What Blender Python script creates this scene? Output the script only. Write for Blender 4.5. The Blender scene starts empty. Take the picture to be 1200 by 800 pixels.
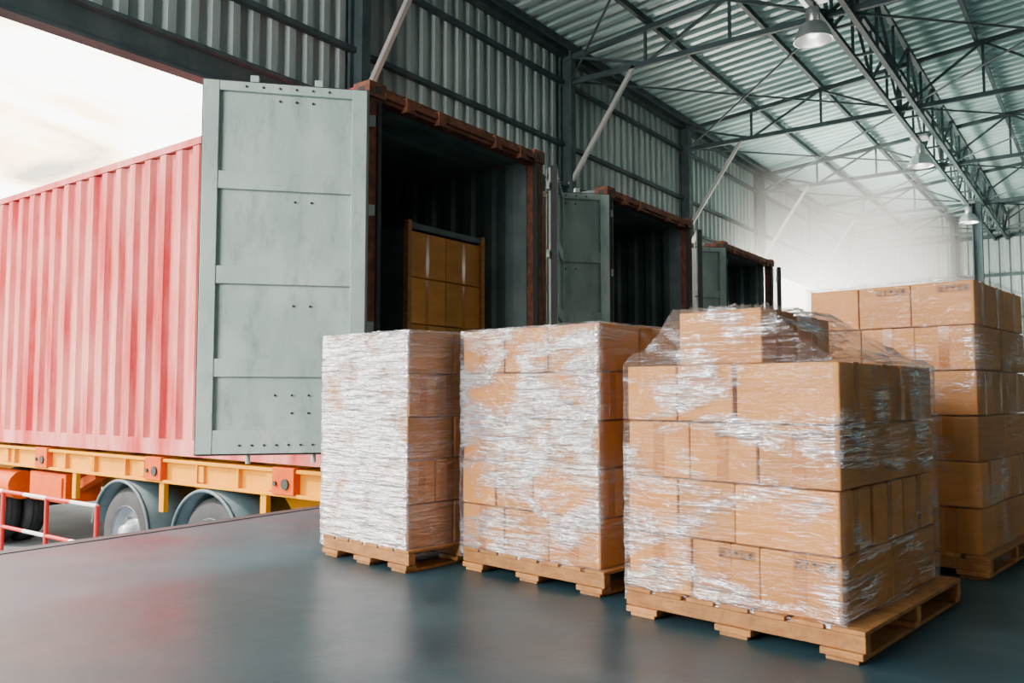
import bpy, math, random
from mathutils import Vector, Matrix
random.seed(7)
R=math.radians
col=bpy.context.scene.collection

# ---------------------------------------------------------------- materials
def mat(name, c1, c2=None, rough=0.5, metal=0.0, scale=4.0, stretch=(1,1,1), bump=0.0, bscale=40, lo=0.35, hi=0.65, island=0.0, spec=0.5, emit=None, est=0, rrange=None, dirt=None):
    m=bpy.data.materials.new(name); m.use_nodes=True
    nt=m.node_tree; N=nt.nodes; L=nt.links
    b=N["Principled BSDF"]
    b.inputs["Roughness"].default_value=rough; b.inputs["Metallic"].default_value=metal
    b.inputs["Specular IOR Level"].default_value=spec
    b.inputs["Base Color"].default_value=(*c1,1)
    tc=N.new("ShaderNodeTexCoord"); mp=N.new("ShaderNodeMapping"); mp.inputs["Scale"].default_value=stretch
    L.new(tc.outputs["Object"],mp.inputs["Vector"])
    out=None
    if c2 is not None:
        n=N.new("ShaderNodeTexNoise"); n.inputs["Scale"].default_value=scale; n.inputs["Detail"].default_value=8; n.inputs["Roughness"].default_value=0.6
        L.new(mp.outputs[0],n.inputs["Vector"])
        r=N.new("ShaderNodeValToRGB"); r.color_ramp.elements[0].position=lo; r.color_ramp.elements[1].position=hi
        r.color_ramp.elements[0].color=(*c1,1); r.color_ramp.elements[1].color=(*c2,1)
        L.new(n.outputs["Fac"],r.inputs["Fac"]); out=r.outputs["Color"]
        if rrange:
            mr=N.new("ShaderNodeMapRange"); mr.inputs["From Min"].default_value=0.3; mr.inputs["From Max"].default_value=0.7
            mr.inputs["To Min"].default_value=rrange[0]; mr.inputs["To Max"].default_value=rrange[1]
            L.new(n.outputs["Fac"],mr.inputs["Value"]); L.new(mr.outputs[0],b.inputs["Roughness"])
    if dirt:   # (color, stretch, scale, lo, hi)
        mp2=N.new("ShaderNodeMapping"); mp2.inputs["Scale"].default_value=dirt[1]; mp2.inputs["Location"].default_value=(3.1,7.7,1.3); L.new(tc.outputs["Object"],mp2.inputs["Vector"])
        n3=N.new("ShaderNodeTexNoise"); n3.inputs["Scale"].default_value=dirt[2]; n3.inputs["Detail"].default_value=10; n3.inputs["Roughness"].default_value=.7
        L.new(mp2.outputs[0],n3.inputs["Vector"])
        mr=N.new("ShaderNodeMapRange"); mr.inputs["From Min"].default_value=dirt[3]; mr.inputs["From Max"].default_value=dirt[4]; mr.inputs["To Max"].default_value=dirt[5]
        L.new(n3.outputs["Fac"],mr.inputs["Value"])
        mx=N.new("ShaderNodeMix"); mx.data_type='RGBA'; L.new(mr.outputs[0],mx.inputs[0]); L.new(out,mx.inputs[6]); mx.inputs[7].default_value=(*dirt[0],1); out=mx.outputs[2]
    if island>0 and out is not None:
        g=N.new("ShaderNodeNewGeometry"); h=N.new("ShaderNodeHueSaturation")
        mr=N.new("ShaderNodeMapRange"); mr.inputs["To Min"].default_value=1-island; mr.inputs["To Max"].default_value=1+island
        L.new(g.outputs["Random Per Island"],mr.inputs["Value"]); L.new(mr.outputs[0],h.inputs["Value"])
        L.new(out,h.inputs["Color"]); out=h.outputs["Color"]
    if out is not None: L.new(out,b.inputs["Base Color"])
    if bump>0:
        n2=N.new("ShaderNodeTexNoise"); n2.inputs["Scale"].default_value=bscale; n2.inputs["Detail"].default_value=4
        L.new(mp.outputs[0],n2.inputs["Vector"])
        bp=N.new("ShaderNodeBump"); bp.inputs["Strength"].default_value=bump; bp.inputs["Distance"].default_value=0.02
        L.new(n2.outputs["Fac"],bp.inputs["Height"]); L.new(bp.outputs[0],b.inputs["Normal"])
    if emit: 
        b.inputs["Emission Color"].default_value=(*emit,1); b.inputs["Emission Strength"].default_value=est
    return m

def wrap_mat(name, dens, seed, basef=.3, lnf=.75, pmin=.15, side=.6):
    """stretch film; side = opacity factor that paints the y-facing sides as less lit"""
    m=bpy.data.materials.new(name); m.use_nodes=True
    nt=m.node_tree; N=nt.nodes; L=nt.links
    out=N["Material Output"]; b=N["Principled BSDF"]
    b.inputs["Base Color"].default_value=(.84,.87,.95,1); b.inputs["Roughness"].default_value=0.15
    b.inputs["Specular IOR Level"].default_value=1.0; b.inputs["Metallic"].default_value=.5
    tr=N.new("ShaderNodeBsdfTransparent"); mix=N.new("ShaderNodeMixShader")
    tc=N.new("ShaderNodeTexCoord")
    def noise(sc,rot,loc,detail,scale,dist=0):
        mp=N.new("ShaderNodeMapping"); mp.inputs["Scale"].default_value=sc; mp.inputs["Rotation"].default_value=rot; mp.inputs["Location"].default_value=loc
        L.new(tc.outputs["Object"],mp.inputs["Vector"])
        n=N.new("ShaderNodeTexNoise"); n.inputs["Scale"].default_value=scale; n.inputs["Detail"].default_value=detail; n.inputs["Distortion"].default_value=dist
        L.new(mp.outputs[0],n.inputs["Vector"]); return n.outputs["Fac"]
    def math_(op,a,bv=None,c=None):
        x=N.new("ShaderNodeMath"); x.operation=op
        for i,q in enumerate((a,bv,c)):
            if q is None: continue
            if isinstance(q,(int,float)): x.inputs[i].default_value=q
            else: L.new(q,x.inputs[i])
        return x.outputs[0]
    def ridge(v,w):
        d=math_('ABSOLUTE',math_('SUBTRACT',v,0.5))
        mr=N.new("ShaderNodeMapRange"); mr.inputs["From Min"].default_value=0; mr.inputs["From Max"].default_value=w
        mr.inputs["To Min"].default_value=1; mr.inputs["To Max"].default_value=0
        L.new(d,mr.inputs["Value"]); return mr.outputs[0]
    s1=noise((2.0,2.0,20),(R(7),R(-7),0),(seed,0,0),4,1.5,0.4)
    s2=noise((4,4,16),(R(-30),R(30),0),(0,seed,0),3,1.6,0.6)
    s3=noise((3,3,38),(R(18),R(-15),0),(0,0,seed),3,1.5,0.4)
    pt=noise((1,1,1.7),(0,0,0),(seed,seed,0),4,3.0,1.0)
    r1=ridge(s1,0.03); r2=ridge(s2,0.022); r3=ridge(s3,0.03)
    lines=math_('MAXIMUM',math_('MAXIMUM',r1,math_('MULTIPLY',r2,0.9)),math_('MULTIPLY',r3,0.8))
    mr=N.new("ShaderNodeMapRange"); mr.inputs["From Min"].default_value=0.64-dens*0.32; mr.inputs["From Max"].default_value=0.80-dens*0.32
    mr.inputs["To Min"].default_value=pmin; mr.inputs["To Max"].default_value=1.0
    L.new(pt,mr.inputs["Value"]); patch=mr.outputs[0]
    base=math_('MULTIPLY',patch,basef)
    ln=math_('MULTIPLY',lines,math_('MULTIPLY_ADD',patch,0.8,0.06))
    f=math_('ADD',base,math_('MULTIPLY',ln,lnf))
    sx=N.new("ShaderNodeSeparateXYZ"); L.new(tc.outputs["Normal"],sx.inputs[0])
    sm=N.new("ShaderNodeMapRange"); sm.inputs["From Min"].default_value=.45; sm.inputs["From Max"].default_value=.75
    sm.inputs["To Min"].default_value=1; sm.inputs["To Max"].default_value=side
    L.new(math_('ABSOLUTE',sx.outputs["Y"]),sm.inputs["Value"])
    f=math_('MULTIPLY',f,sm.outputs[0])  # reflected bay light put into the opacity: whiter x faces, thinner y faces
    lw=N.new("ShaderNodeLayerWeight"); lw.inputs["Blend"].default_value=.3
    f=math_('ADD',f,math_('MULTIPLY',lw.outputs["Fresnel"],.22))
    f=math_('MAXIMUM',math_('MINIMUM',f,0.92),0.05)
    bp=N.new("ShaderNodeBump"); bp.inputs["Strength"].default_value=1.0; bp.inputs["Distance"].default_value=0.02
    L.new(math_('ADD',s1,math_('ADD',math_('MULTIPLY',s2,0.8),s3)),bp.inputs["Height"]); L.new(bp.outputs[0],b.inputs["Normal"])
    L.new(f,mix.inputs[0]); L.new(tr.outputs[0],mix.inputs[1]); L.new(b.outputs[0],mix.inputs[2]); L.new(mix.outputs[0],out.inputs["Surface"])
    return m

M_floor=mat("concrete_floor",(.008,.032,.046),(.025,.067,.086),rough=.4,scale=1.3,lo=.32,hi=.68,bump=.1,bscale=9,rrange=(.30,.50),spec=.45,dirt=((.055,.10,.118),(1,.6,1),3.2,.5,.72,.6))
M_dock=mat("dock_face",(.12,.12,.12),(.2,.2,.2),rough=.9)
M_steel=mat("edge_steel",(.03,.035,.04),(.06,.065,.07),rough=.55,metal=.4)
M_yard=mat("yard_concrete",(.07,.10,.12),(.12,.15,.17),rough=.9,scale=.8)
M_wall=mat("wall_sheet",(.22,.29,.285),(.36,.44,.425),rough=.5,scale=1.2,stretch=(1,1,.15))
M_roof=mat("roof_sheet",(.34,.52,.52),(.45,.64,.63),rough=.45,scale=.7)
M_frame=mat("steel_frame",(.035,.06,.065),(.065,.095,.10),rough=.7,scale=3,spec=.2)
M_brace=mat("pale_steel",(.34,.36,.34),(.44,.44,.41),rough=.5)
M_red=mat("container_red_paint",(.43,.025,.03),(.70,.27,.245),rough=.65,scale=2.6,stretch=(1,1,.2),spec=.2,lo=.38,hi=.70)
M_rust=mat("rust_orange_steel",(.09,.03,.018),(.25,.08,.04),rough=.75,scale=9)
M_teal=mat("container_teal_paint",(.31,.41,.375),(.45,.535,.495),rough=.5,scale=3.2,stretch=(1,1,.5),dirt=((.11,.15,.13),(1.5,1.5,.5),5,.52,.76,.65))
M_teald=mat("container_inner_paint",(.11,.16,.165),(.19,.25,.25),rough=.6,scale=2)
M_gask=mat("rubber_gasket",(.02,.022,.022),rough=.6)
M_ply=mat("container_plywood",(.10,.06,.04),(.16,.11,.07),rough=.7,scale=3,stretch=(8,1,1))
M_yel=mat("chassis_yellow",(.62,.24,.0),(.70,.29,.0),rough=.6,scale=5,spec=.15)
M_org=mat("chassis_orange",(.60,.08,.0),(.48,.06,.0),rough=.6,scale=5,spec=.15)
M_tyre=mat("tyre_rubber",(.02,.022,.025),(.04,.044,.05),rough=.8)
M_rim=mat("wheel_rim",(.38,.43,.48),(.25,.29,.33),rough=.4,metal=.3)
M_fend=mat("fender_grey",(.05,.09,.11),(.09,.14,.16),rough=.5)
M_wht=mat("white_paint",(.7,.7,.68),(.6,.6,.58),rough=.5)
M_rpt=mat("red_paint",(.55,.01,.01),(.45,.01,.01),rough=.5)
M_card=mat("cardboard",(.47,.17,.016),(.58,.23,.028),rough=.6,scale=3,stretch=(1,1,3),island=.18,bump=.05,bscale=120)
M_tape=mat("packing_tape",(.38,.125,.012),(.44,.15,.018),rough=.12,scale=9)
M_wood=mat("pallet_wood",(.30,.115,.025),(.45,.20,.055),rough=.7,scale=3,stretch=(12,3,12),island=.25,bump=.2,bscale=20,dirt=((.09,.045,.02),(3,3,3),6,.5,.75,.7))
M_ink=mat("label_ink",(.02,.012,.01),rough=.7)
M_alu=mat("lamp_aluminium",(.5,.53,.53),(.6,.62,.62),rough=.3,metal=.8)
M_bulb=mat("lamp_bulb",(.9,.9,.85),rough=.2,emit=(1,.96,.88),est=4)
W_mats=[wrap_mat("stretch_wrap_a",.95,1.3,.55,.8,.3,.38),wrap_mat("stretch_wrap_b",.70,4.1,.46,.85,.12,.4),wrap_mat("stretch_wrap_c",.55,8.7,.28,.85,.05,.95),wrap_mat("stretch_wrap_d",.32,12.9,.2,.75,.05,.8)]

# ---------------------------------------------------------------- mesh builder
class MB:
    def __init__(s): s.v=[];s.f=[];s.m=[];s.s=[];s.M=Matrix.Identity(4)
    def add(s,vs,fs,mi=0,sm=False):
        o=len(s.v)
        for p in vs: s.v.append(tuple(s.M@Vector(p)))
        for f in fs: s.f.append(tuple(o+i for i in f)); s.m.append(mi); s.s.append(sm)
    def box(s,x0,x1,y0,y1,z0,z1,mi=0):
        s.add([(x0,y0,z0),(x1,y0,z0),(x1,y1,z0),(x0,y1,z0),(x0,y0,z1),(x1,y0,z1),(x1,y1,z1),(x0,y1,z1)],
              [(0,3,2,1),(4,5,6,7),(0,1,5,4),(1,2,6,5),(2,3,7,6),(3,0,4,7)],mi)
    def beam(s,p,q,w,h=None,mi=0,up=(0,0,1)):
        h=h or w; p=Vector(p);q=Vector(q);d=(q-p).normalized(); u=Vector(up)
        if abs(d.dot(u))>.98: u=Vector((1,0,0))
        x=d.cross(u).normalized(); z=x.cross(d).normalized()
        vs=[]
        for c in (p,q):
            for a,b in ((-1,-1),(1,-1),(1,1),(-1,1)): vs.append(c+x*a*w/2+z*b*h/2)
        s.add(vs,[(0,3,2,1),(4,5,6,7),(0,1,5,4),(1,2,6,5),(2,3,7,6),(3,0,4,7)],mi)
    def tube(s,p,q,r,n=12,mi=0):
        p=Vector(p);q=Vector(q);d=(q-p).normalized();u=Vector((0,0,1))
        if abs(d.dot(u))>.98:u=Vector((1,0,0))
        x=d.cross(u).normalized();z=x.cross(d)
        vs=[];fs=[]
        for c in (p,q):
            for i in range(n):
                t=2*math.pi*i/n; vs.append(c+x*math.cos(t)*r+z*math.sin(t)*r)
        for i in range(n): fs.append((i,(i+1)%n,n+(i+1)%n,n+i))
        s.add(vs,fs,mi,True); s.add(vs,[tuple(range(n)),tuple(range(2*n-1,n-1,-1))],mi)
    def lathe(s,prof,c,axis='z',n=32,mi=0):
        vs=[];fs=[];c=Vector(c)
        for r,h in prof:
            for i in range(n):
                t=2*math.pi*i/n;a=r*math.cos(t);b=r*math.sin(t)
                vs.append(c+Vector((a,b,h) if axis=='z' else (h,a,b)))
        for k in range(len(prof)-1):
            for i in range(n):
                j=(i+1)%n; fs.append((k*n+i,k*n+j,(k+1)*n+j,(k+1)*n+i))
        s.add(vs,fs,mi,True)
    def corr(s,o,u,length,v,n,depth,period,mi=0,flat=.36,slope=.14):
        o=Vector(o);u=Vector(u);v=Vector(v);n=Vector(n)
        pts=[];k=0
        while k*period<length:
            b=k*period
            for t,d in ((0,0),(flat,0),(flat+slope,1),(1-slope,1)):
                x=b+t*period
                if x<=length: pts.append((x,d*depth))
            k+=1
        pts.append((length,0))
        vs=[];fs=[]
        for x,d in pts:
            vs.append(o+u*x+n*d); vs.append(o+u*x+n*d+v)
        for i in range(len(pts)-1): fs.append((2*i,2*i+2,2*i+3,2*i+1))
        s.add(vs,fs,mi)
    def obj(s,name,mats,parent=None,bevel=0,loc=None,rot=None,seg=2):
        me=bpy.data.meshes.new(name); me.from_pydata(s.v,[],s.f); 
        for m in mats: me.materials.append(m)
        me.polygons.foreach_set("material_index",s.m); me.polygons.foreach_set("use_smooth",s.s); me.update()
        ob=bpy.data.objects.new(name,me); col.objects.link(ob)
        if parent: ob.parent=parent
        if loc: ob.location=loc
        if rot is not None: ob.rotation_euler=(0,0,rot)
        if bevel:
            b=ob.modifiers.new("bevel","BEVEL"); b.width=bevel; b.segments=seg; b.limit_method='ANGLE'
        return ob
def empty(name,loc=(0,0,0),rot=0):
    e=bpy.data.objects.new(name,None); e.location=loc; e.rotation_euler=(0,0,rot); e.empty_display_size=.3; col.objects.link(e); return e

GROUND=-1.08; WB=7.2; A0=-8; A1=31; EDGE=4.56; BR=-13
def zr(b): return 6.45+.09*(WB-b) if b>-3 else 6.45+.09*(WB+3)-.09*(-3-b)

# ---------------------------------------------------------------- shell
m=MB(); m.box(A0,A1,BR,EDGE,-.25,0); m.obj("floor",[M_floor])
m=MB(); m.box(A0,A1,EDGE-.3,EDGE-.02,GROUND,-.25); 
for a in (-1,3.6,7.2,8.0,11.2,12.0): m.box(a,a+.25,EDGE-.02,EDGE+.02,-.7,-.3,1)
m.obj("wall_dock_face",[M_dock,M_gask])
m=MB(); m.box(A0,A1,EDGE-.08,EDGE+.012,-.14,.004); m.obj("trim_1",[M_steel])
m=MB(); m.box(-60,80,EDGE-.3,90,GROUND-.2,GROUND); m.obj("ground_yard",[M_yard])

m=MB(); m.corr((A0,WB,3.95),(1,0,0),A1-A0,(0,0,2.52),(0,1,0),.05,.24)
m.obj("wall_front",[M_wall])
m=MB()
m.box(A0,A1,WB-.12,WB-.01,3.88,4.14); m.box(A0,A1,WB-.15,WB+.02,3.86,3.89); m.box(A0,A1,WB-.2,WB-.02,4.13,4.17)
for z in (4.83,5.87): m.box(A0,A1,WB-.09,WB-.005,z,z+.06)
m.box(A0,A1,WB-.16,WB-.005,6.32,6.44)
TR=[-2.6,2.0,6.6,11.2,15.8,20.3,24.9,29.5]
for a in TR:
    z0=GROUND if a in (-2.6,2.0,20.3,24.9,29.5,15.8,11.2) else 3.9
    m.box(a-.07,a+.07,WB-.24,WB-.2,z0,6.4); m.box(a-.07,a+.07,WB-.04,WB,z0,6.4); m.box(a-.01,a+.01,WB-.22,WB-.01,z0,6.4)
m.obj("trim_wall_framing",[M_frame])
m=MB(); m.corr((A1,BR,0),(0,1,0),WB-BR,(0,0,7.4),(1,0,0),.05,.30)
m.obj("wall_end",[M_wall])
m=MB(); m.corr((A0,BR,0),(0,1,0),14.4,(0,0,7.4),(-1,0,0),.05,.30)
m.obj("wall_near_end",[M_frame])
m=MB()
for z in (1.5,3.2,4.6,5.87): m.box(A1-.12,A1-.01,BR,WB,z,z+.09)
for b in (4.2,1.2,-2,-5,-8): m.box(A1-.2,A1-.02,b-.08,b+.08,0,zr(b)-.1)
m.obj("trim_end_framing",[M_frame])
# rear wall stops short of the eave: gap added to let in fill light, with posts
m=MB(); m.corr((A0,BR,0),(1,0,0),A1-A0,(0,0,6.02),(0,-1,0),.05,.30)
for a in TR: m.box(a-.06,a+.06,BR+.02,BR+.14,0,6.4)
m.obj("wall_rear",[M_frame])
m=MB()
o=(A0,WB+.35,zr(WB+.35)); m.corr(o,(1,0,0),A1-A0+.3,(0,-3-WB-.35,zr(-3)-zr(WB+.35)),(0,0,1),.05,.27)
m.corr((A0,-3,zr(-3)),(1,0,0),A1-A0+.3,(0,BR+3-.1,zr(BR)-zr(-3)),(0,0,1),.05,.27)
m.obj("ceiling",[M_roof])
m=MB(); b=WB-.3
while b>BR:
    z=zr(b)-.07; m.box(A0,A1,b-.02,b+.02,z-.06,z+.05); m.box(A0,A1,b-.04,b+.025,z-.065,z-.055); b-=1.3
m.obj("roof_purlins",[M_frame])
GB=2.8; CH=5.87
for i,a in enumerate(TR):
    m=MB()
    m.beam((a,WB-.1,CH),(a,BR,CH),.06,.08); m.beam((a,WB-.1,zr(WB)-.17),(a,-3,zr(-3)-.17),.07,.08); m.beam((a,-3,zr(-3)-.17),(a,BR,zr(BR)-.17),.07,.08)
    k=0;b=WB-.2
    while b-1.35>BR:
        b2=b-1.35; m.beam((a,b2,CH),(a,b2,zr(b2)-.17),.04)
        if k%2==0: m.beam((a,b,zr(b)-.17),(a,b2,CH),.04)
        else: m.beam((a,b,CH),(a,b2,zr(b2)-.17),.04)
        b=b2;k+=1
    m.beam((a,WB-.15,4.15),(a,5.85,CH),.06,.06,mi=1)
    if i<len(TR)-1:
        a2=TR[i+1]
        for (p,q) in ((WB-.2,GB),(GB,-1.6),(-1.6,-6)):
            m.tube((a,p,CH+.02),(a2,q,CH+.02),.018,8); m.tube((a,q,CH+.02),(a2,p,CH+.02),.018,8)
    m.obj("roof_truss",[M_frame,M_brace])
m=MB()
for db in (-.17,.17):
    m.beam((A0,GB+db,CH-.05),(A1,GB+db,CH-.05),.07,.07); m.beam((A0,GB+db,CH+.78),(A1,GB+db,CH+.78),.07,.07)
a=A0;k=0
while a<A1-.7:
    for db in (-.17,.17):
        m.beam((a,GB+db,CH-.05),(a,GB+db,CH+.78),.04)
        m.beam((a,GB+db,CH-.05 if k%2 else CH+.78),(a+1.15,GB+db,CH+.78 if k%2 else CH-.05),.04)
    m.beam((a,GB-.17,CH-.05),(a,GB+.17,CH-.05),.035)
    a+=1.15;k+=1
m.obj("roof_girder",[M_frame])
m=MB()
m.box(24.8,25.0,GB-.12,GB-.09,0,CH); m.box(24.8,25.0,GB+.09,GB+.12,0,CH); m.box(24.89,24.91,GB-.1,GB+.1,0,CH); m.box(24.7,25.1,GB-.2,GB+.2,0,.03)
m.obj("steel_column",[M_frame])

# ---------------------------------------------------------------- pendant lamps
for a in (3.3,10.5,17.7,24.4):
    e=empty("high_bay_lamp",(a,2.93,5.4)); m=MB()
    m.tube((0,0,.28),(0,0,.62),.012); m.box(-.2,.2,-.15,.15,.42,.46)
    m.lathe([(.0,.30),(.075,.30),(.085,.27),(.085,.12),(.07,.10)],(0,0,0),n=24)
    m.lathe([(.07,.12),(.12,.10),(.17,.05),(.21,-.03),(.235,-.11),(.24,-.13),(.232,-.13),(.225,-.10),(.20,-.02),(.16,.045),(.10,.09),(0,.09)],(0,0,0),n=36)
    m.obj("reflector",[M_alu],e)
    m=MB(); m.lathe([(0,-.09),(.04,-.08),(.055,-.04),(.045,.01),(.02,.05),(.02,.09)],(0,0,0),n=20); m.obj("bulb",[M_bulb],e)
    l=bpy.data.lights.new("lamp_glow",'POINT'); l.energy=8; l.color=(1,.95,.86); l.shadow_soft_size=.15
    lo=bpy.data.objects.new("lamp_glow",l); lo.location=(0,0,-.25); lo.parent=e; col.objects.link(lo)

# ---------------------------------------------------------------- containers
ZB,ZT=.19,3.237; CW=2.44; CL=12.19
def door(mirror):
    m=MB(); W=1.2; z0,z1=.36,3.10
    sx=-1 if mirror else 1
    m.M=Matrix.Diagonal((sx,1,1,1))
    m.box(.02,W,.0,.045,z0,z1,0)
    m.box(.02,.13,.045,.085,z0,z1); m.box(W-.11,W,.045,.085,z0,z1)
    m.box(.13,W-.11,.045,.08,z1-.07,z1); m.box(.13,W-.11,.045,.08,z0,z0+.17)
    for zc in (.98,1.66,2.36):
        m.box(.13,W-.11,.045,.078,zc-.065,zc+.065); 
    m.box(.0,.022,.02,.085,z0-.01,z1+.01,1); m.box(W-.002,W+.012,.02,.06,z0-.01,z1+.01,1); m.box(0,W,.02,.06,z0-.014,z0,1); m.box(0,W,.02,.06,z1,z1+.014,1)
    for x in (.38,.85):
        m.tube((x,-.04,z0-.08),(x,-.04,z1+.06),.018,10)
        for z in (z0+.1,1.2,1.9,z1-.15): m.box(x-.05,x+.05,-.06,0,z-.03,z+.03)
        m.beam((x,-.07,1.35),(x+.28,-.07,1.35),.03,.012)
        m.box(x-.03,x+.03,-.05,.01,z1,z1+.08); 
    for z in (z0+.2,1.3,2.2,z1-.2): m.box(-.05,.12,-.02,.012,z-.04,z+.04)
    for zc,n in ((z1-.035,6),(z1-.12,3),(.98-.2,3),(1.66-.22,2),(z0+.06,8),(2.36-.14,2),(.98-.33,2)):
        for i in range(n):
            x=.3+i*(.6/max(1,n-1)) if n>3 else .42+.12*i
            m.tube((x,.046,zc),(x,.089 if n>3 else .056,zc),.009,8,1)
    return m
def container(a0,b0,paint,la,ra):
    e=empty("shipping_container",(a0,b0,0))
    m=MB()
    m.corr((.045,.18,ZB+.17),(0,1,0),CL-.36,(0,0,ZT-ZB-.27),(-1,0,0),.045,.28,0)
    m.corr((CW-.045,.18,ZB+.17),(0,1,0),CL-.36,(0,0,ZT-ZB-.27),(1,0,0),.045,.28,0)
    m.corr((.16,CL-.05,ZB+.17),(1,0,0),CW-.32,(0,0,ZT-ZB-.27),(0,1,0),.036,.25,0)
    m.corr((.08,.16,ZT-.04),(0,1,0),CL-.3,(CW-.16,0,0),(0,0,1),.02,.21,0)
    for x in (0,CW-.06): m.box(x,x+.06,.17,CL-.17,ZT-.09,ZT-.02,0); m.box(x,x+.06,.17,CL-.17,ZB+.02,ZB+.17,0)
    m.obj("outer_shell",[paint],e)
    m=MB()
    m.corr((.065,.18,ZB+.28),(0,1,0),CL-.4,(0,0,ZT-ZB-.36),(1,0,0),.036,.28,0)
    m.corr((CW-.065,.18,ZB+.28),(0,1,0),CL-.4,(0,0,ZT-ZB-.36),(-1,0,0),.036,.28,0)
    m.corr((.1,CL-.1,ZB+.28),(1,0,0),CW-.2,(0,0,ZT-ZB-.36),(0,-1,0),.036,.25,0)
    m.corr((.06,.1,ZT-.065),(0,1,0),CL-.3,(CW-.12,0,0),(0,0,-1),.02,.42,0)
    m.box(.06,CW-.06,.1,CL-.12,ZB+.24,ZB+.28,1); m.box(.06,CW-.06,.1,CL-.1,ZB+.03,ZB+.23,1)
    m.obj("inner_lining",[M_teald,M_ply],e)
    m=MB()
    for y in (0,CL-.17):
        for x in (0,CW-.1): m.box(x,x+.1,y+.02,y+.15,ZB+.1,ZT-.1,0)
        m.box(.1,CW-.1,y+.02,y+.13,ZB+.03,ZB+.17,0)
        m.box(.1,CW-.1,y+.02,y+.12,ZT-.13,ZT-.01,0)
    m.box(.17,CW-.17,-.01,.03,ZT-.10,ZT-.05,0)
    for x in (.4,.8,1.6,2.0): m.box(x,x+.1,-.02,.04,ZT-.15,ZT-.03,0)
    for x in (0,CW-.178):
        for y in (0,CL-.178):
            for z in (ZB,ZT-.118):
                m.box(x-.004,x+.178+.004,y-.004,y+.178,z,z+.122,0)
                m.box(x-.007 if x==0 else x+.18,x+.0 if x==0 else x+.187,y+.05,y+.12,z+.035,z+.085,1)
                m.box(x+.05,x+.12,y-.007,y,z+.03,z+.09,1)
    m.box(0.1,.14,.0,.05,ZB+.17,ZT-.13,1); m.box(CW-.14,CW-.1,.0,.05,ZB+.17,ZT-.13,1)
    m.obj("corner_frame",[M_rust,M_gask],e,bevel=.008)
    for ang,mir in ((la,False),(ra,True)):
        d=door(mir); 
        d.obj("door_leaf",[M_teal,M_gask],e,bevel=.004,loc=(CW+.03 if mir else -.03,-.03,0),rot=R(ang))
    return e
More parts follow.
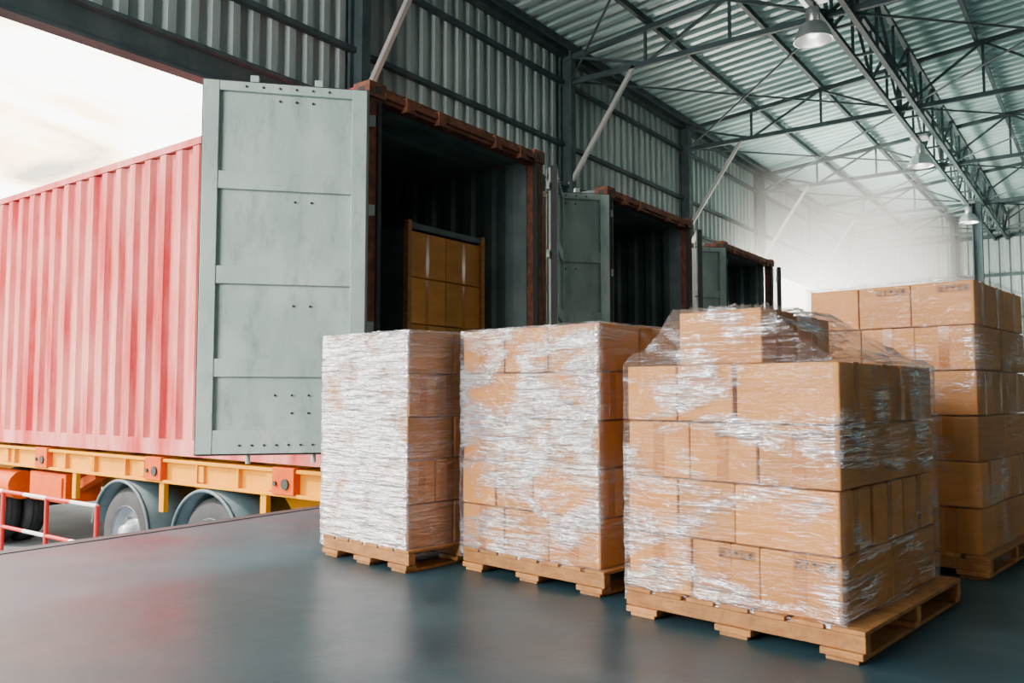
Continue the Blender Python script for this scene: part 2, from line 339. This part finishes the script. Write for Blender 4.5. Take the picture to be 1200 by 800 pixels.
def trailer(a0,b0):
    e=empty("container_trailer",(a0,b0,0)); m=MB()
    zt,zb=.17,-.06
    for x in (.0,CW-.12):
        m.box(x,x+.12,.1,CL,zt-.03,zt); m.box(x,x+.12,.1,CL,zb,zb+.03); m.box(x+.05,x+.07,.1,CL,zb,zt)
        y=.35
        while y<CL-.2: m.box(x+.005,x+.115,y-.01,y+.01,zb,zt); y+=.62
    for x in (.62,1.66): m.box(x,x+.13,.1,CL,zb-.25,zt-.02)
    y=.12
    while y<CL: m.box(.02,CW-.02,y,y+.09,zb+.04,zt-.04); y+=1.0
    m.box(.0,CW,.1,.22,zb-.02,zt); m.box(.1,CW-.1,.16,.24,-.72,-.6); m.box(.5,.6,.16,.26,-.6,zb); m.box(1.84,1.94,.16,.26,-.6,zb)
    for y in (1.25,2.8,4.5,7.5): m.box(.02,.07,y-.04,y+.04,zb-.28,zb)
    m.obj("frame",[M_yel],e,bevel=.004)
    m=MB()
    for x in (-.02,CW-.1):
        for y in (.3,.95,2.9,5.2,8,11): 
            m.box(x,x+.12,y-.14,y+.14,zb+.02,zt+.012,0)
            m.tube((x-.015,y-.04,zb+.11),(x,y-.04,zb+.11),.045,14,1); m.tube((x-.015,y+.09,zb+.11),(x,y+.09,zb+.11),.02,10,1)
    m.box(.05,.45,4.75,5.6,-.42,-.1,0); m.box(.03,.06,4.8,5.5,-.38,-.14,0)
    m.tube((.15,6.0,-.3),(.15,6.9,-.3),.17,20,0); m.beam((.2,4.3,-.08),(.2,5.0,-.35),.12,.1,0)
    m.box(.1,.3,7.6,7.8,-1.0,zb,0); m.box(.0,.4,7.5,7.9,-1.06,-1.0,0)
    m.obj("fittings",[M_org,M_gask,M_rpt],e,bevel=.012)
    m=MB()
    for y in (2.05,3.5,6.85):
        for x,sgn in ((.06,-1),(CW-.06,1)):
            c=(x,y,-.62)
            for k in (0,1):
                o=-sgn*k*.31
                pr=[(.27,.0),(.30,.005),(.40,-.01),(.44,.02),(.462,.05),(.468,.10),(.468,.17),(.462,.22),(.44,.25),(.40,.28),(.30,.265),(.27,.27)]
                m.lathe([(r,(h+o) if sgn<0 else -(h)+o) for r,h in pr],c,'x',40,0)
                for j in range(3): m.lathe([(.47,(.07+j*.055+o) if sgn<0 else -(.07+j*.055)+o),(.47,(.085+j*.055+o) if sgn<0 else -(.085+j*.055)+o)],c,'x',40,2)
            s2=1 if sgn<0 else -1
            m.lathe([(.28,.0*s2),(.29,.01*s2),(.26,.03*s2),(.24,.10*s2),(.15,.13*s2),(.13,.05*s2),(.10,.02*s2),(.085,-.03*s2),(0,-.04*s2)],c,'x',32,1)
            for j in range(8):
                t=j*math.pi/4; m.tube((x+.1*s2,y+.19*math.cos(t),-.62+.19*math.sin(t)),(x+.13*s2-.05*s2,y+.19*math.cos(t),-.62+.19*math.sin(t)),.016,8,1)
        m.tube((.3,y,-.62),(CW-.3,y,-.62),.07,16,2)
    m.obj("wheels",[M_tyre,M_rim,M_gask],e)
    m=MB()
    for y in (2.05,3.5):
        for x0,x1 in ((.0,.62),(CW-.62,CW)):
            n=20; vs=[];fs=[]
            for i in range(n+1):
                t=R(8)+R(164)*i/n
                for r in (.525,.545):
                    for x in (x0,x1): vs.append((x,y+r*math.cos(t),-.62+r*math.sin(t)))
            for i in range(n):
                q=4*i; fs+=[(q,q+4,q+5,q+1),(q+2,q+3,q+7,q+6),(q,q+2,q+6,q+4),(q+1,q+5,q+7,q+3)]
            m.add(vs,fs,0,True)
            for i in range(n):
                t=R(8)+R(164)*i/n;t2=R(8)+R(164)*(i+1)/n
                for x in (x0,): m.tube((x,y+.535*math.cos(t),-.62+.535*math.sin(t)),(x,y+.535*math.cos(t2),-.62+.535*math.sin(t2)),.018,8)
    m.obj("fenders",[M_fend],e)
    return e
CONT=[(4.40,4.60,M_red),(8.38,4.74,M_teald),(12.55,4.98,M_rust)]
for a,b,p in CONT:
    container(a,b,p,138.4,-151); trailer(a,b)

# crated load inside first container
e=empty("crated_cartons",(5.27,5.0,.48)); m=MB(); m2=MB()
for i in range(2):
    for j in range(4):
        x0=.03+i*.52; z0=.10+j*.42
        m.box(x0,x0+.515,.03,.85,z0,z0+.412,0)
        m2.box(x0+.235,x0+.28,.0285,.031,z0+.01,z0+.405)
m.obj("cartons",[M_card],e,bevel=.006); m2.obj("tape",[M_tape],e)
m=MB()
for x in (0,1.05):
    for y in (0,.84): m.box(x,x+.05,y,y+.05,0,1.86)
m.box(-.0,1.1,0,.9,0,.02); m.box(0,1.1,.0,.1,.08,.10); m.box(0,1.1,.78,.9,.08,.10)
for x in (0,.5,1.0): m.box(x,x+.1,0,.9,.02,.08)
m.obj("wood_frame",[M_wood],e,bevel=.003)
m=MB(); m.box(-.012,-.004,.05,.88,.1,1.80); m.box(.05,1.05,.005,.012,1.79,1.84); m.box(.02,1.07,.04,.88,1.79,1.80)
m.obj("dark_cover",[mat("green_wrap_shaded",(.035,.06,.06),(.06,.09,.09),rough=.5)],e)  # green wrap; the side sheet's dark tone also holds the shade there
e=empty("carton_stack",(8.75,5.3,.48)); m=MB()
for j in range(4): m.box(0,.55,0,.5,j*.3,j*.3+.296); m.box(.56,1.1,0,.5,j*.3,j*.3+.296)
m.obj("cartons",[M_card],e,bevel=.006)

# barrier rail in the yard
e=empty("barrier_rail",(3.6,7.0,0)); m=MB()
for k in range(6):
    y0=k*.45; 
    for z in (-.16,-.5): m.tube((0,y0,z),(0,y0+.45,z),.018,12,k%2)
for y in (.0,.9,1.8,2.7): m.tube((0,y,GROUND),(0,y,-.16),.02,12,1)
m.obj("rails",[M_wht,M_rpt],e)

# ---------------------------------------------------------------- pallets of cartons
PH=.10
def wooden_pallet(parent,D,W,offx=0,offy=0):
    m=MB(); x0,y0=-offx,-offy; x1,y1=x0+D,y0+W
    n=max(6,int(W/.11)); bw=W/n*.86
    for i in range(n):
        c=y0+bw/2+(W-bw)*i/(n-1); m.box(x0,x1,c-bw/2,c+bw/2,PH-.014,PH)
    for i in range(3):
        cx=x0+.022+(D-.044)*i/2
        m.box(cx-.02,cx+.02,y0,y1,.036,PH-.0145)
        for j in range(3):
            cy=y0+.07+(W-.14)*j/2; m.box(cx-.03,cx+.03,cy-.065,cy+.065,.0145,.0355)
    for j in range(3):
        cy=y0+.07+(W-.14)*j/2; m.box(x0,x1,cy-.05,cy+.05,.0,.014)
    return m.obj("wooden_pallet",[M_wood],parent,bevel=.003)
def label(m,x,y,z,w=.13,h=.027):
    """pictogram strip on the plane facing -x; u runs towards -y"""
    def P(u,v): return (x,y-u,z+v)
    def poly(pts): m.add([P(u,v) for u,v in pts],[tuple(range(len(pts)))])
    def line(u0,v0,u1,v1,t=.002):
        d=Vector((u1-u0,v1-v0)).normalized(); n=Vector((-d.y,d.x))*t/2
        poly([(u0+n.x,v0+n.y),(u1+n.x,v1+n.y),(u1-n.x,v1-n.y),(u0-n.x,v0-n.y)])
    line(0,0,w,0);line(0,h,w,h);line(0,0,0,h);line(w,0,w,h)
    c=w/5
    for i in range(1,5): line(c*i,0,c*i,h,.0013)
    for i in (0,3):
        for q in (.32,.68):
            u=c*(i+q); poly([(u-.004,h*.55),(u+.004,h*.55),(u,h*.88)]); line(u,h*.15,u,h*.55,.0028)
        line(c*i+.004,h*.12,c*i+c-.004,h*.12)
    u=c*1.5; poly([(u-.006,h*.85),(u+.006,h*.85),(u+.003,h*.5),(u-.003,h*.5)]); line(u,h*.5,u,h*.18,.0024); line(u-.005,h*.17,u+.005,h*.17,.0026)
    u=c*2.5; poly([(u-.009,h*.52)]+[(u-.009*math.cos(t),h*.52+.009*math.sin(t)) for t in [math.pi*k/8 for k in range(1,8)]]+[(u+.009,h*.52)]); line(u,h*.55,u,h*.15,.0022)
    u=c*4.5; poly([(u-.007,h*.18),(u+.007,h*.18),(u+.007,h*.42),(u-.007,h*.42)]); line(u-.007,h*.52,u+.007,h*.52); poly([(u-.007,h*.6),(u+.007,h*.6),(u+.007,h*.84),(u-.007,h*.84)])
def stack(loc,rot,W,D,rows,h,wrapmat,seed,off=(.02,.03),labels=(),topbox=None,padW=None,padD=None,pat=None):
    rnd=random.Random(seed)
    e=empty("pallet_of_cartons",(loc[0],loc[1],0),R(rot))
    wooden_pallet(e,padD or D+.05,padW or W+.06,off[0],off[1])
    cb=MB(); tp=MB(); lb=MB()
    def carton(x0,x1,y0,y1,z0,z1,tape='f'):
        g=.003; cx,cy=(x0+x1)/2,(y0+y1)/2
        jx,jy=rnd.uniform(-.006,.005),rnd.uniform(-.005,.005)
        M=Matrix.Translation((cx+jx,cy+jy,0))@Matrix.Rotation(R(rnd.uniform(-.9,.9)),4,'Z')@Matrix.Translation((-cx,-cy,0))
        cb.M=M; tp.M=M
        cb.box(x0+g,x1-g,y0+g,y1-g,z0+.001,z1-.004)
        if 'f' in tape:
            w=.022; tp.box(x0+g-.0012,x0+g+.001,cy-w,cy+w,z1-.004-(z1-z0)*.97,z1-.003)
            tp.box(x0+g-.0012,x1-g,cy-w,cy+w,z1-.005,z1-.0028)
        if 's' in tape:
            w=.022; tp.box(cx-w,cx+w,y0+g-.0012,y0+g+.001,z1-.004-(z1-z0)*.97,z1-.003)
            tp.box(cx-w,cx+w,y0+g-.0012,y1-g,z1-.005,z1-.0028)
        return M
    for r in range(rows):
        z0=PH+r*h; z1=z0+h
        if r%2==0: ys=[0,.345,.67,1]; xs=[0,.5,1]; t='f'
        else: ys=[0,.45,.73,1] ; xs=[0,.30,.62,1]; t='s'
        if pat: ys=pat[r%2]
        for i in range(len(xs)-1):
            for j in range(len(ys)-1):
                M=carton(xs[i]*D,xs[i+1]*D,ys[j]*W,ys[j+1]*W,z0,z1,t if (i==0 or j==0) else '')
                if (r,j) in labels and i==0:
                    lb.M=M; yy=ys[j]*W+.02+.13; label(lb,xs[0]*D-.0015,min(yy,ys[j+1]*W-.01),z1-.048)
    top=PH+rows*h
    if topbox:
        for (x0,x1,y0,y1,hh) in topbox: carton(x0,x1,y0,y1,top,top+hh,'s')
    cb.obj("cartons",[M_card],e,bevel=.006,seg=3); tp.obj("tape",[M_tape],e)
    if lb.v: lb.obj("shipping_pictograms",[M_ink],e)
    wb=MB(); rings=[]
    NX=max(6,int(D/.03)); NY=max(6,int(W/.03))
    def ring(x0,x1,y0,y1,z,amp):
        pts=[]
        for i in range(NY): pts.append((x0,y1+(y0-y1)*i/NY,z))
        for i in range(NX): pts.append((x0+(x1-x0)*i/NX,y0,z))
        for i in range(NY): pts.append((x1,y0+(y1-y0)*i/NY,z))
        for i in range(NX): pts.append((x1+(x0-x1)*i/NX,y1,z))
        cx,cy=(x0+x1)/2,(y0+y1)/2; out=[]
        for k,(x,y,zz) in enumerate(pts):
            a=rnd.random()*amp; d=Vector((x-cx,y-cy,0)).normalized(); out.append((x+d.x*a,y+d.y*a,zz+rnd.uniform(-1,1)*amp))
        return out
    g=.009; zs=[.05,.085]; z=.10
    while z<top-.01: zs.append(z+.02); z+=.035
    for z in zs: rings.append(ring(-g,D+g,-g,W+g,z,.006))
    rings.append(ring(-g,D+g,-g,W+g,top+.002,.003))
    if topbox:
        tx0=min(b[0] for b in topbox);tx1=max(b[1] for b in topbox);ty0=min(b[2] for b in topbox);ty1=max(b[3] for b in topbox);th=max(b[4] for b in topbox)
        for t in (.12,.25,.4,.55,.7,.85,1):
            sag=.02*math.sin(math.pi*t)
            rings.append(ring(-g+tx0*t,D+g+(tx1-D)*t,-g+ty0*t,W+g+(ty1-W)*t,top+(th+.006)*t-sag,.011))
        X0,X1,Y0,Y1,Z=tx0-g,tx1+g,ty0-g,ty1+g,top+th+.006
        for q in (.7,.35,.05):
            cx,cy=(X0+X1)/2,(Y0+Y1)/2
            rings.append(ring(cx+(X0-cx)*q,cx+(X1-cx)*q,cy+(Y0-cy)*q,cy+(Y1-cy)*q,Z,.003))
    else:
        rings.append(ring(.10,D-.10,.10,W-.10,top+.008,.003))
    n=len(rings[0]); vs=[p for r in rings for p in r]; fs=[]
    for k in range(len(rings)-1):
        for i in range(n): j=(i+1)%n; fs.append((k*n+i,k*n+j,(k+1)*n+j,(k+1)*n+i))
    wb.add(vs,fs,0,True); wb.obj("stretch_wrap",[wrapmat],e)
    return e
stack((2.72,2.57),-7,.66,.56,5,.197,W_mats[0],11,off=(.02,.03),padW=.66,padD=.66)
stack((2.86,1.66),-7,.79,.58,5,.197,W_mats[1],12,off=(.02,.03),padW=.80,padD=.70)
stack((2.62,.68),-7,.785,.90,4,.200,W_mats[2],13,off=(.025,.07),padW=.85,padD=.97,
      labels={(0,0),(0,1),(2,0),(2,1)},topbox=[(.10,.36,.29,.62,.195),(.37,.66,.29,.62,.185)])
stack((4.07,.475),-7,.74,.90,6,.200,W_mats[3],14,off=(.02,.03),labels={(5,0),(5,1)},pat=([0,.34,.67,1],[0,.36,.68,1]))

# ---------------------------------------------------------------- light
w=bpy.data.worlds.new("sky"); bpy.context.scene.world=w; w.use_nodes=True
nt=w.node_tree;N=nt.nodes;L=nt.links; bg=N["Background"]
tc=N.new("ShaderNodeTexCoord"); mp=N.new("ShaderNodeMapping"); mp.inputs["Scale"].default_value=(1.2,1.2,4)
n=N.new("ShaderNodeTexNoise"); n.inputs["Scale"].default_value=4.0; n.inputs["Detail"].default_value=7; n.inputs["Distortion"].default_value=.5
r=N.new("ShaderNodeValToRGB"); E=r.color_ramp.elements
E[0].position=.34; E[0].color=(.34,.30,.24,1); E[1].position=.44; E[1].color=(.95,.72,.42,1); x=E.new(.52); x.color=(1,.98,.94,1)
L.new(tc.outputs["Generated"],mp.inputs["Vector"]); L.new(mp.outputs[0],n.inputs["Vector"]); L.new(n.outputs["Fac"],r.inputs["Fac"]); L.new(r.outputs["Color"],bg.inputs["Color"])
bg.inputs["Strength"].default_value=10
def sun(name,d,e,c,ang):
    l=bpy.data.lights.new(name,'SUN'); l.energy=e;l.color=c;l.angle=R(ang)
    o=bpy.data.objects.new(name,l); o.rotation_euler=Vector(d).to_track_quat('Z','Y').to_euler(); col.objects.link(o); o.location=(-20,10,25)
sun("sun",(-.5,.62,.6),9,(1,.93,.84),2)
def area(name,loc,d,sx,sy,e,c):
    l=bpy.data.lights.new(name,'AREA'); l.shape='RECTANGLE'; l.size=sx;l.size_y=sy;l.energy=e;l.color=c
    o=bpy.data.objects.new(name,l); o.location=loc; o.rotation_euler=(-Vector(d)).to_track_quat('Z','Y').to_euler(); col.objects.link(o)
area("open_bay_fill",(-6,4.2,3.6),(.9,-.28,-.22),5,3,1100,(.97,.98,1))  # added area lamp standing in for sky light from the open end
area("far_bay_daylight",(22,8.2,2.6),(.15,-1,.5),9,2.4,6500,(1,.93,.80))

# airborne dust haze at the far dock bays
hz=bpy.data.materials.new("dust_haze"); hz.use_nodes=True; nt=hz.node_tree
nt.nodes.remove(nt.nodes["Principled BSDF"]); vs_=nt.nodes.new("ShaderNodeVolumeScatter"); vs_.inputs["Density"].default_value=.10; vs_.inputs["Anisotropy"].default_value=.2
nt.links.new(vs_.outputs[0],nt.nodes["Material Output"].inputs["Volume"])
m=MB(); m.box(17.0,A1-.3,3.3,WB-.3,.02,5.75); m.obj("dust_haze",[hz])

# ---------------------------------------------------------------- camera
cam=bpy.data.cameras.new("camera"); cam.sensor_width=36; cam.lens=28.86; cam.clip_end=300
co=bpy.data.objects.new("camera",cam); col.objects.link(co); co.location=(0,0,.80)
p=R(3.57); f=Vector((.807*math.cos(p),.591*math.cos(p),math.sin(p)))
co.rotation_euler=f.to_track_quat('-Z','Y').to_euler()
bpy.context.scene.camera=co
